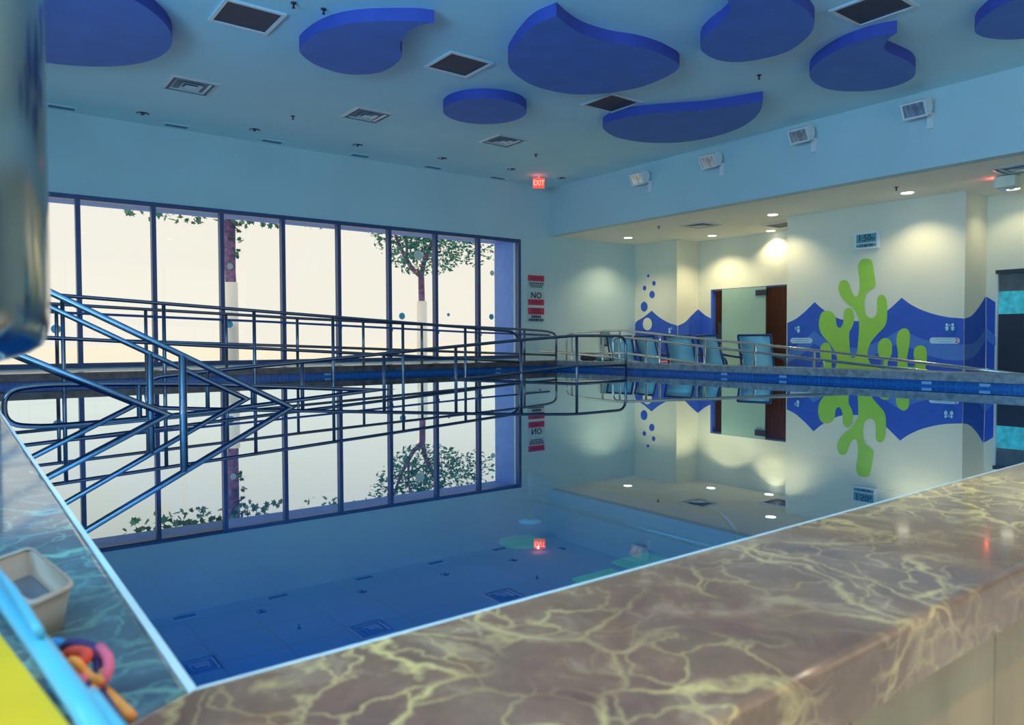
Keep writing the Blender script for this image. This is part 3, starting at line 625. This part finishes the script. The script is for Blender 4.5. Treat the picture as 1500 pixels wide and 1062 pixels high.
# pool ramp, far side (in front of the coping)
Y2 = 9.1
t2 = [(-.5, Y2, 1.06), (.66, Y2, 1.01), (6.02, Y2, .70), (6.9, Y2, .645), (7.06, Y2, .55), (7.06, Y2, -.5)]
m2 = [(-.5, Y2, .62), (.63, Y2, .56), (6.02, Y2, .235), (7.06, Y2, .165)]
railing('pool_ramp_railing', 'long steel railing in the water before the coping under the window', [rounded(t2, .12), m2], [(x, Y2, zat(t2, x), -.7) for x in (-.1, .94, 1.93, 2.95, 3.97, 5.0, 6.04)])
# deck railing behind the coping
Y3 = 10.4
t3 = [(-.5, Y3, 1.02), (.75, Y3, .97), (4.14, Y3, .83), (8.17, Y3, .70), (8.72, Y3, .67), (8.92, Y3, .62), (8.92, Y3, .10)]
m3 = [(-.5, Y3, .60), (4.03, Y3, .43), (6.88, Y3, .31), (8.92, Y3, .23)]
railing('deck_railing', 'steel deck railing behind the coping, parallel to the big window, rounded at the right end', [rounded(t3, .14), m3], [(x, Y3, zat(t3, x), .10) for x in (-.0, 1.01, 1.99, 2.99, 3.99, 5.03, 6.06, 7.12, 8.17)])
# wall handrail on the window mullions
wh = empty('wall_handrail', (4.5, YW, .8)); 
hr = [(-1.2, YW-.1, 1.01), (.87, YW-.1, .94), (4.34, YW-.1, .83), (8.45, YW-.1, .67), (10.44, YW-.1, .62)]
hm = mat('painted_blue_handrail', (.03, .09, .32), .35)
under(tube('handrail', hr, .02, hm), wh)
for x in mx[3:-1]+[10.2]: under(tube('bracket', [(x, YW-.02, zat(hr, x)-.06), (x, YW-.08, zat(hr, x)-.06), (x, YW-.1, zat(hr, x))], .008, hm, seg=6), wh)
tag(wh, 'thin blue handrail fixed across the window mullions', 'handrail')
# handrail that dips into the water
Y4 = 6.85
t4 = [(.31, Y4, -.4), (.31, Y4, .13), (.55, Y4, .165), (1.02, Y4, .155), (1.77, Y4, .125), (3.42, Y4, 0), (4.4, Y4, -.075)]
railing('dipping_handrail', 'low steel handrail that slopes down and vanishes into the water, rounded at the left', [rounded(t4, .16)], [(1.25, Y4, .147, -.8), (2.2, Y4, .094, -.8)])
# stair handrails on the left
for yy, lb in ((5.47, 'stair railing with two sloping steel rails nearest the left ledge, running down into the water'), (6.53, 'stair railing with two sloping steel rails, the farther of the pair at the left')):
    def zt(x): return (2.04-x)*.53
    def zl(x): return (1.17-x)*.50
    ta = [(.12, yy, zt(.12)), (2.04, yy, 0), (2.9, yy, -.45)]; tb = [(.12, yy, zl(.12)), (1.17, yy, 0), (2.2, yy, -.5)]
    railing('stair_railing', lb, [ta, tb], [(1.275, yy, zt(1.275), -.85), (.16, yy, zt(.16), LZ)], .026, .022)
# deck ramp at the right, two sides
XQ = 10.3
t5 = [(XQ, 11.68, ZD), (XQ, 11.68, .62), (XQ, 11.46, .675), (XQ, 10.05, .69), (XQ, 8.12, .52), (XQ, 6.08, .34), (XQ, 4.03, .135), (XQ, 3.3, .06)]
m5 = [(XQ, 11.68, .22), (XQ, 9.95, .25), (XQ, 8.28, .10), (XQ, 6.0, -.1)]
railing('deck_ramp_railing', 'steel ramp railing at the right, the farther one with the rounded corner at its top', [rounded(t5, .13), m5], [(XQ, y, zat(t5, y, 1), ZD) for y in (11.5, 10.59, 10.12, 9.11, 8.10, 7.1, 6.08, 5.05, 4.02)], m='steel_lit')
XP = 9.2
t6 = [(XP, 9.2, ZD), (XP, 9.2, .55), (XP, 8.91, .55), (XP, 8.44, .51), (XP, 6.34, .32), (XP, 5.3, .225), (XP, 4.05, .12), (XP, 3.2, .04)]
m6 = [(XP, 11.2, .30), (XP, 9.2, .20), (XP, 8.0, .05), (XP, 6.0, -.15)]
railing('deck_ramp_railing', 'steel ramp railing at the right, the lower nearer one behind the grey coping', [rounded(t6, .12), m6], [(XP, y, zat(t6, y, 1), ZD) for y in (8.43, 7.39, 6.35, 5.30, 4.5)], m='steel_lit')
# underwater bar
Y5 = 3.53
railing('underwater_bar', 'faint exercise bar standing on the pool floor under the water', [rounded([(3.53, 4.6, -.5), (3.54, 2.6, -.5), (3.54, 2.45, -.9)], .12), [(3.53, 4.43, -.72), (3.54, 2.5, -.72)]], [(3.53, 4.43, -.5, -.9)])
fl = bpy.data.objects['underwater_bar']
under(lathe('floor_flange', [(.03, 0), (.09, .0), (.09, .012), (.03, .02)], (3.53, 4.43, -.9), 'trim'), fl)
tag(lathe('drain_cover', [(0, 0), (.16, 0), (.16, .01), (.14, .018), (0, .018)], (3.12, 4.0, -.9), 'green'), 'round green drain cover on the pool floor', 'drain cover')
for k, (x, y) in enumerate(((3.0, 3.02), (3.42, 3.12))):
    tag(box('floor_mat', x-.16, x+.16, y-.16, y+.16, -.9, -.88, 'green', bevel=.005, seg=1), ('larger square green rubber mat under the water at the near edge', 'smaller visible green rubber mat at the near edge, right of the larger')[k], 'mat')

# ================================================================== SIGNS, CLOCK
def sign(name, a, b, label, split, redtop, rows):
    A, B = onY(a, YW), onY(b, YW); r = empty(name, ((A.x+B.x)/2, YW, B.z)); Wd, Hh = (B.x-A.x), A.z-B.z
    pt = box('plate', -Wd/2, Wd/2, -.012, -.002, 0, Hh, mat('sign_plate', (.50, .62, .64), .5, var=.02), r)
    zs = Hh*(1-split)
    rb = box('red_band', -Wd/2+.01, Wd/2-.01, -.016, -.012, zs if redtop else .01, Hh-.01 if redtop else zs, 'red', pt, .004, 1)
    for s, sz, fz, m, sq in rows:
        if s: text('lettering', s, sz, m, (0, -.018, Hh*fz), (1, 0, 0), (0, 0, 1), pt, squash=sq)
        else:
            x = -Wd*sq
            while x < Wd*sq:
                w_ = random.uniform(.02, .055); w_ = min(w_, Wd*sq-x)
                if w_ > .01: box('text_line', x, x+w_, -.0185, -.0165, Hh*fz-sz/2, Hh*fz+sz/2, m, pt)
                x += w_+.012
    tag(r, label, 'sign', 'warning signs beside the window'); return r
dk = mat('dark_red_print', (.22, .04, .10), .6)
sign('warning_sign', (772.5, 402), (797, 424.5), 'top sign of three beside the window, red heading over fine print', .44, True, [(None, .05, .76, dk, .36), (None, .03, .42, 'ink', .42), (None, .022, .29, 'ink', .42), (None, .022, .17, 'ink', .34)])
sign('warning_sign', (772.5, 427), (797, 448), 'middle sign of three beside the window, reading no diving', .55, False, [('NO', .19, .72, 'ink', 1), ('DIVING', .105, .22, dk, .95)])
sign('warning_sign', (772.5, 450), (797, 473), 'bottom sign of three beside the window, red block over two dark lines', .46, True, [(None, .05, .86, dk, .26), (None, .05, .66, dk, .36), (None, .055, .40, 'ink', .28), (None, .055, .19, 'ink', .44)])
# clock
A, B = onX((1253, 340.5), XM), onX((1289.5, 363.5), XM)
ck = empty('wall_clock', (XM, (A.y+B.y)/2, B.z)); hw = (A.y-B.y)/2; hh = A.z-B.z-.02
box('case', -.05, 0, -hw, hw, 0, hh, 'white', ck, .008)
sc = box('lcd_screen', -.053, -.05, -hw+.045, hw-.045, hh*.38, hh-.035, 'lcd', ck); sc2 = box('lcd_screen', -.053, -.05, -hw+.045, hw-.045, .04, hh*.32, 'lcd', ck)
text('digits', '1:50', hh*.52, 'ink', (-.054, .03, hh*.64), (0, -1, 0), (0, 0, 1), sc, squash=.9); text('digits', '06', hh*.26, 'ink', (-.054, -hw+.10, hh*.58), (0, -1, 0), (0, 0, 1), sc, squash=.8)
text('digits', '17:40 24', hh*.24, 'ink', (-.054, 0, hh*.2), (0, -1, 0), (0, 0, 1), sc2, squash=.95)
tag(ck, 'white digital wall clock with blue screen above the green cactus', 'clock')
# box on the wall behind the ramp
A, B = onY((879.5, 483), YW), onY((888, 505), YW)
db = empty('wall_dispenser', ((A.x+B.x)/2, YW, B.z)); box('body', -.1, .1, -.12, 0, 0, A.z-B.z, 'coping', db, .02); box('cover', -.09, .09, -.135, -.12, .08, A.z-B.z-.03, 'lcd', db, .006); box('nozzle', -.03, .03, -.1, -.05, -.03, 0, 'dark', db)
tag(db, 'grey soap dispenser on the cream wall behind the ramp railing', 'dispenser')

# ================================================================== CHAIRS AND BAGS BEHIND THE RAMP
def pool_chair():
    r = empty('pool_chair')
    def sheet(name, prof, w_, th, m):
        v, n = [], len(prof)
        for s in (-w_, w_):
            for k, (x, z) in enumerate(prof): v.append((x, s, z))
            for k, (x, z) in enumerate(prof): v.append((x+th, s, z-th*.6))
        f = []
        for k in range(n-1):
            f += [(k, k+1, 2*n+k+1, 2*n+k), (n+k, n+k+1, 3*n+k+1, 3*n+k), (k, k+1, n+k+1, n+k), (2*n+k, 2*n+k+1, 3*n+k+1, 3*n+k)]
        f += [(0, n, 3*n, 2*n), (n-1, 2*n-1, 4*n-1, 3*n-1)]
        return mesh(name, v, f, m, r, True)
    sheet('backrest', [(-.40, 1.06), (-.34, .92), (-.27, .72), (-.22, .52), (-.2, .44)], .27, .02, 'cyan')
    sheet('seat', [(-.2, .44), (0, .40), (.2, .42), (.34, .46)], .27, .02, 'cyan')
    for s in (-.29, .29):
        tube('side_frame', rounded([(-.42, s, 1.08), (-.24, s, .5), (-.12, s, .4), (.3, s, .45), (.42, s, 0)], .15), .02, 'navy', r, 8)
        tube('rear_leg', rounded([(.1, s, .43), (-.25, s, .3), (-.42, s, 0)], .12), .02, 'navy', r, 8)
        tube('armrest', rounded([(-.3, s, .74), (-.05, s, .7), (.25, s, .66), (.3, s, .45)], .12), .022, 'navy', r, 8)
    tube('crossbar', [(-.42, -.29, 1.08), (-.42, .29, 1.08)], .02, 'navy', r, 8)
    return r
h0 = pool_chair()
CL = [((11.25, 10.78), 14, 'nearest the cream wall'), ((11.35, 10.02), -8, 'second from the cream wall, with a red towel'), ((11.3, 9.25), 10, 'in front of the blue wave'), ((11.4, 8.5), -14, 'in front of the frosted door'), ((11.45, 7.72), 12, 'in front of the brown doorway')]
for k, (p, rz, lb) in enumerate(CL):
    o = h0 if k == 0 else copy_tree(h0); o.location = (p[0], p[1], ZD); o.rotation_euler.z = math.radians(rz); tag(o, 'sky-blue sling chair with navy tube frame '+lb, 'chair', 'poolside chairs behind the ramp')
# red towel over chair 2's armrest side, bags
def pillow(name, c, s, m, label, cat, dents=0):
    bm = bmesh.new(); bmesh.ops.create_icosphere(bm, subdivisions=3, radius=1)
    for vv in bm.verts:
        q = vv.co; k = 1+.12*math.sin(q.x*5+q.y*3)+.08*math.sin(q.z*7+q.x*4)
        vv.co = Vector((c[0]+math.copysign(abs(q.x)**.7, q.x)*s[0]*k, c[1]+math.copysign(abs(q.y)**.7, q.y)*s[1]*k, c[2]+s[2]+max(-1, math.copysign(abs(q.z)**.7, q.z))*s[2]))
    me = bpy.data.meshes.new(name); bm.to_mesh(me); bm.free(); o = link(name, me, m, None, True); tag(o, label, cat); return o
pillow('red_towel', (11.4, 10.0, ZD+.445), (.16, .2, .07), 'rope_pink', 'crumpled red towel on the seat of the second blue chair', 'towel')
bx = empty('deck_bench', (11.15, 11.72, ZD)); box('seat_board', -.5, .5, -.16, .16, .50, .54, 'wood', bx, .006, 1)
for sx in (-.42, .42): box('leg', sx-.03, sx+.03, -.14, .14, 0, .5, 'wood', bx)
tag(bx, 'low dark bench against the cream wall behind the ramp', 'bench')
pillow('sports_bag', (10.95, 11.72, ZD+.54), (.16, .12, .09), 'dark', 'small dark bag on the low bench, left of the dispenser', 'bag')
pillow('sports_bag', (11.4, 11.72, ZD+.54), (.22, .13, .07), 'lcd', 'larger grey-blue bag on the low bench, below the dispenser', 'bag')

# ================================================================== FOREGROUND, LEFT
ch = empty('hoist_column', (-.03, 1.15, ZC))
dist = .9; ax = EYEP+(FW+RT*((-112-750)/F))*dist; k = dist/F
prof = [(0, .5-k*(545-499))]+[(rp*k, .5-k*(yp-499)) for rp, yp in ((60, 538), (112, 522), (131, 515), (147, 504), (154, 492), (158, 470), (160, 430), (160.5, 330), (160, 250))]+[(159*k, 2.2)]
ch.location = (ax[0], ax[1], ZC)
under(lathe('column_shell', prof, (ax[0], ax[1], 0), 'chrome', None, 64), ch)
under(lathe('drop_tube', [(.05, 2.15), (.05, ZC-.02)], (ax[0], ax[1], 0), 'steel', None, 24), ch)
under(lathe('ceiling_plate', [(0, ZC-.03), (.14, ZC-.03), (.14, ZC), (0, ZC)], (ax[0], ax[1], 0), 'steel', None, 24), ch)
tag(ch, 'blurred polished chrome column with rounded lower end at the left edge', 'column')
# yellow float board with pale blue tube edging on the ledge
fb = empty('float_board', (-.12, .95, LZ))
zb = LZ+.10
def lp(px, py, z): return onZ((px, py), z)
a, b = lp(-40, 880, zb), lp(160, 1130, zb)
prism('board', [Vector((p.x, p.y, LZ))-Vector(fb.location) for p in (lp(-40, 878, zb-.005), lp(150, 1125, zb-.005), lp(-60, 1500, zb-.005), lp(-500, 1300, zb-.005))], (0, 0, .095), 'yellow', fb)
under(tube('edge_tube', [lp(-60, 795, zb), lp(0, 868, zb), lp(60, 948, zb), lp(125, 1040, zb), lp(170, 1110, zb)], .0095, 'bluetube', None, 12), fb)
under(tube('handle_tube', rounded([lp(-20, 815, zb+.02), lp(22, 868, zb+.02), lp(58, 925, zb+.02), lp(62, 935, zb)], .02), .004, 'bluetube', None, 10), fb)
under(tube('handle_tube', rounded([lp(132, 1020, zb), lp(150, 1045, zb), lp(185, 1090, zb)], .02), .007, 'bluetube', None, 10), fb)
tag(fb, 'yellow foam float board with pale blue tube edges at the lower left corner', 'float')
# bundle of coloured rope
rp = empty('rope_bundle', tuple(lp(120, 1000, LZ)))
def strand(m, pts, r=.0055): under(tube('strand', rounded([lp(x, y, LZ+z) for x, y, z in pts], .05, 8), r, m, None, 8), rp)
strand('rope_navy', [(75, 962, .03), (105, 940, .055), (140, 948, .05), (148, 985, .03), (112, 1025, .02)])
strand('rope_red', [(78, 972, .03), (108, 952, .05), (135, 958, .05), (100, 985, .035), (78, 980, .03)], .006)
strand('rope_orange', [(80, 985, .022), (110, 965, .05), (128, 990, .03), (150, 1000, .03), (158, 975, .04), (135, 1015, .02), (115, 1042, .012)], .005)
strand('rope_pink', [(84, 978, .03), (120, 985, .035), (135, 1010, .02), (158, 990, .035), (160, 965, .045), (146, 948, .05)], .0055)
strand('rope_navy', [(118, 982, .035), (140, 1005, .02), (165, 1040, .008), (182, 1075, .006)], .005)
strand('rope_orange', [(150, 1010, .015), (172, 1030, .01), (192, 1050, .008)], .006)
strand('rope_blue', [(70, 945, .02), (85, 940, .03), (95, 948, .03)], .006)
tag(rp, 'blurred loop of red, pink, orange and navy rope at the lower left', 'rope')
# milky plastic tub
tb = empty('plastic_tub', tuple(lp(50, 925, LZ)))
TZ = LZ+.06
c1, c2, c3 = lp(45, 799, TZ), lp(114, 855, TZ), lp(42, 888, TZ); c4 = c1+c3-c2
corners = [c1, c2, c3, c4]; mid = (c1+c3)/2
def ring(k, z, n=5):
    P = [mid+(p-mid)*k for p in corners]; out = []
    for i in range(4):
        p, a_, b_ = P[i], P[i-1], P[(i+1) % 4]; A_, B_ = p+(a_-p)*.16, p+(b_-p)*.16
        for t_ in range(n): t = t_/(n-1); q = A_*(1-t)**2+p*2*t*(1-t)+B_*t*t; out.append(Vector((q.x, q.y, z)))
    return out
def shell(name, levels, m):
    v, f = [], []; R_ = [ring(k_, z) for k_, z in levels]; n = len(R_[0])
    for r_ in R_: v += r_
    for i in range(len(R_)-1): f += [(i*n+k_, i*n+(k_+1) % n, (i+1)*n+(k_+1) % n, (i+1)*n+k_) for k_ in range(n)]
    f.append(tuple(range(n))); f.append(tuple((len(R_)-1)*n+k_ for k_ in range(n))) if name == 'tub_body' else None
    return under(mesh(name, v, f if name == 'tub_body' else f[:-1], m, None, True), tb)
shell('tub_body', [(.76, LZ), (.93, TZ-.002), (.90, TZ-.002), (.73, LZ+.008)], 'tub')
shell('rim', [(.92, TZ-.004), (1.0, TZ-.003), (1.0, TZ), (.89, TZ)], 'tub')
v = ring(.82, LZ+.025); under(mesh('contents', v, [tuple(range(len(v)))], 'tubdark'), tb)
tag(tb, 'blurred milky plastic tub standing on the left marble ledge', 'tub')

# ================================================================== OUTSIDE
st(mesh('ground', [(-120, YO, -.45), (140, YO, -.45), (140, 220, -.45), (-120, 220, -.45)], [(0, 1, 2, 3)], 'ground'))
def leaves(name, pts, size, m, parent, lobes=False):
    v, f = [], []
    for c in pts:
        d = Vector((random.gauss(0, 1), random.gauss(0, 1), random.gauss(0, .6))).normalized(); n = d.orthogonal().normalized()
        n.rotate(__import__('mathutils').Quaternion(d, random.uniform(0, 6.28))); s = size*random.uniform(.6, 1.3); k = len(v)
        if lobes:
            out = [(0, -.5), (.25, -.35), (.6, -.3), (.4, 0), (.62, .3), (.22, .25), (0, .7), (-.22, .25), (-.62, .3), (-.4, 0), (-.6, -.3), (-.25, -.35)]
            v += [c+n*a_*s+d*b_*s for a_, b_ in out]; f.append(tuple(range(k, k+12)))
        else:
            e = d.cross(n)*.12*s
            v += [c-d*s*.5, c+n*s*.2+e, c+d*s*.5, c-n*s*.2+e]; f += [(k, k+1, k+2), (k, k+2, k+3)]
    o = mesh(name, v, f, m, parent, False); o['kind'] = 'stuff'; return o
def tree(name, base, trunk, branches, crown, label, lf, lobes, size, count):
    r = empty(name, base)
    bx_, by_, _ = base; under(tube('glare_white_base', [(bx_, by_, -.45), (bx_+.02, by_, .5), (bx_+.02, by_, count)], [.145, .135, .13], 'ground', None, 14), r)  # lower trunk coloured white: outdoor glare put into the colour
    under(tube('trunk', trunk[0], trunk[1], 'bark', None, 10), r)
    for b, rad in branches: under(tube('branch', b, rad, 'bark', None, 7), r)
    pts = []
    for c, s, n in crown:
        for _ in range(n):
            while True:
                q = Vector((random.uniform(-1, 1), random.uniform(-1, 1), random.uniform(-1, 1)))
                if q.length < 1: break
            pts.append(Vector(c)+Vector((q.x*s[0], q.y*s[1], q.z*s[2])))
    under(leaves('foliage', pts, size, lf, None, lobes), r)
    tag(r, label, 'tree'); return r
TY = 17.0
b = onY((617, 445), TY); t0 = onY((617, 405), TY)
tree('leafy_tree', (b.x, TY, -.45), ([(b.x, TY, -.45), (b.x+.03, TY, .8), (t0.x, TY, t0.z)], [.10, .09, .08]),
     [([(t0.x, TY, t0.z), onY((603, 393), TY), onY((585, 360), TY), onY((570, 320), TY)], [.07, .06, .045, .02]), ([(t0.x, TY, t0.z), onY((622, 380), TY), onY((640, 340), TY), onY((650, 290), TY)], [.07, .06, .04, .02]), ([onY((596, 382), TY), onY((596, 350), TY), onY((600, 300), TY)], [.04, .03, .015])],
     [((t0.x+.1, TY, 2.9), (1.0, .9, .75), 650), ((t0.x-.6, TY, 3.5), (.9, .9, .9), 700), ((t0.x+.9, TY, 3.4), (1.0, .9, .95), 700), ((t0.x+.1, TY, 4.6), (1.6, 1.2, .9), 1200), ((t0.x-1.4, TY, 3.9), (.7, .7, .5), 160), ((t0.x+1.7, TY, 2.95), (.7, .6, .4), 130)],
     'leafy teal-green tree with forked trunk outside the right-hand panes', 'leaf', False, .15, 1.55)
b = onY((338, 450), 16.0)
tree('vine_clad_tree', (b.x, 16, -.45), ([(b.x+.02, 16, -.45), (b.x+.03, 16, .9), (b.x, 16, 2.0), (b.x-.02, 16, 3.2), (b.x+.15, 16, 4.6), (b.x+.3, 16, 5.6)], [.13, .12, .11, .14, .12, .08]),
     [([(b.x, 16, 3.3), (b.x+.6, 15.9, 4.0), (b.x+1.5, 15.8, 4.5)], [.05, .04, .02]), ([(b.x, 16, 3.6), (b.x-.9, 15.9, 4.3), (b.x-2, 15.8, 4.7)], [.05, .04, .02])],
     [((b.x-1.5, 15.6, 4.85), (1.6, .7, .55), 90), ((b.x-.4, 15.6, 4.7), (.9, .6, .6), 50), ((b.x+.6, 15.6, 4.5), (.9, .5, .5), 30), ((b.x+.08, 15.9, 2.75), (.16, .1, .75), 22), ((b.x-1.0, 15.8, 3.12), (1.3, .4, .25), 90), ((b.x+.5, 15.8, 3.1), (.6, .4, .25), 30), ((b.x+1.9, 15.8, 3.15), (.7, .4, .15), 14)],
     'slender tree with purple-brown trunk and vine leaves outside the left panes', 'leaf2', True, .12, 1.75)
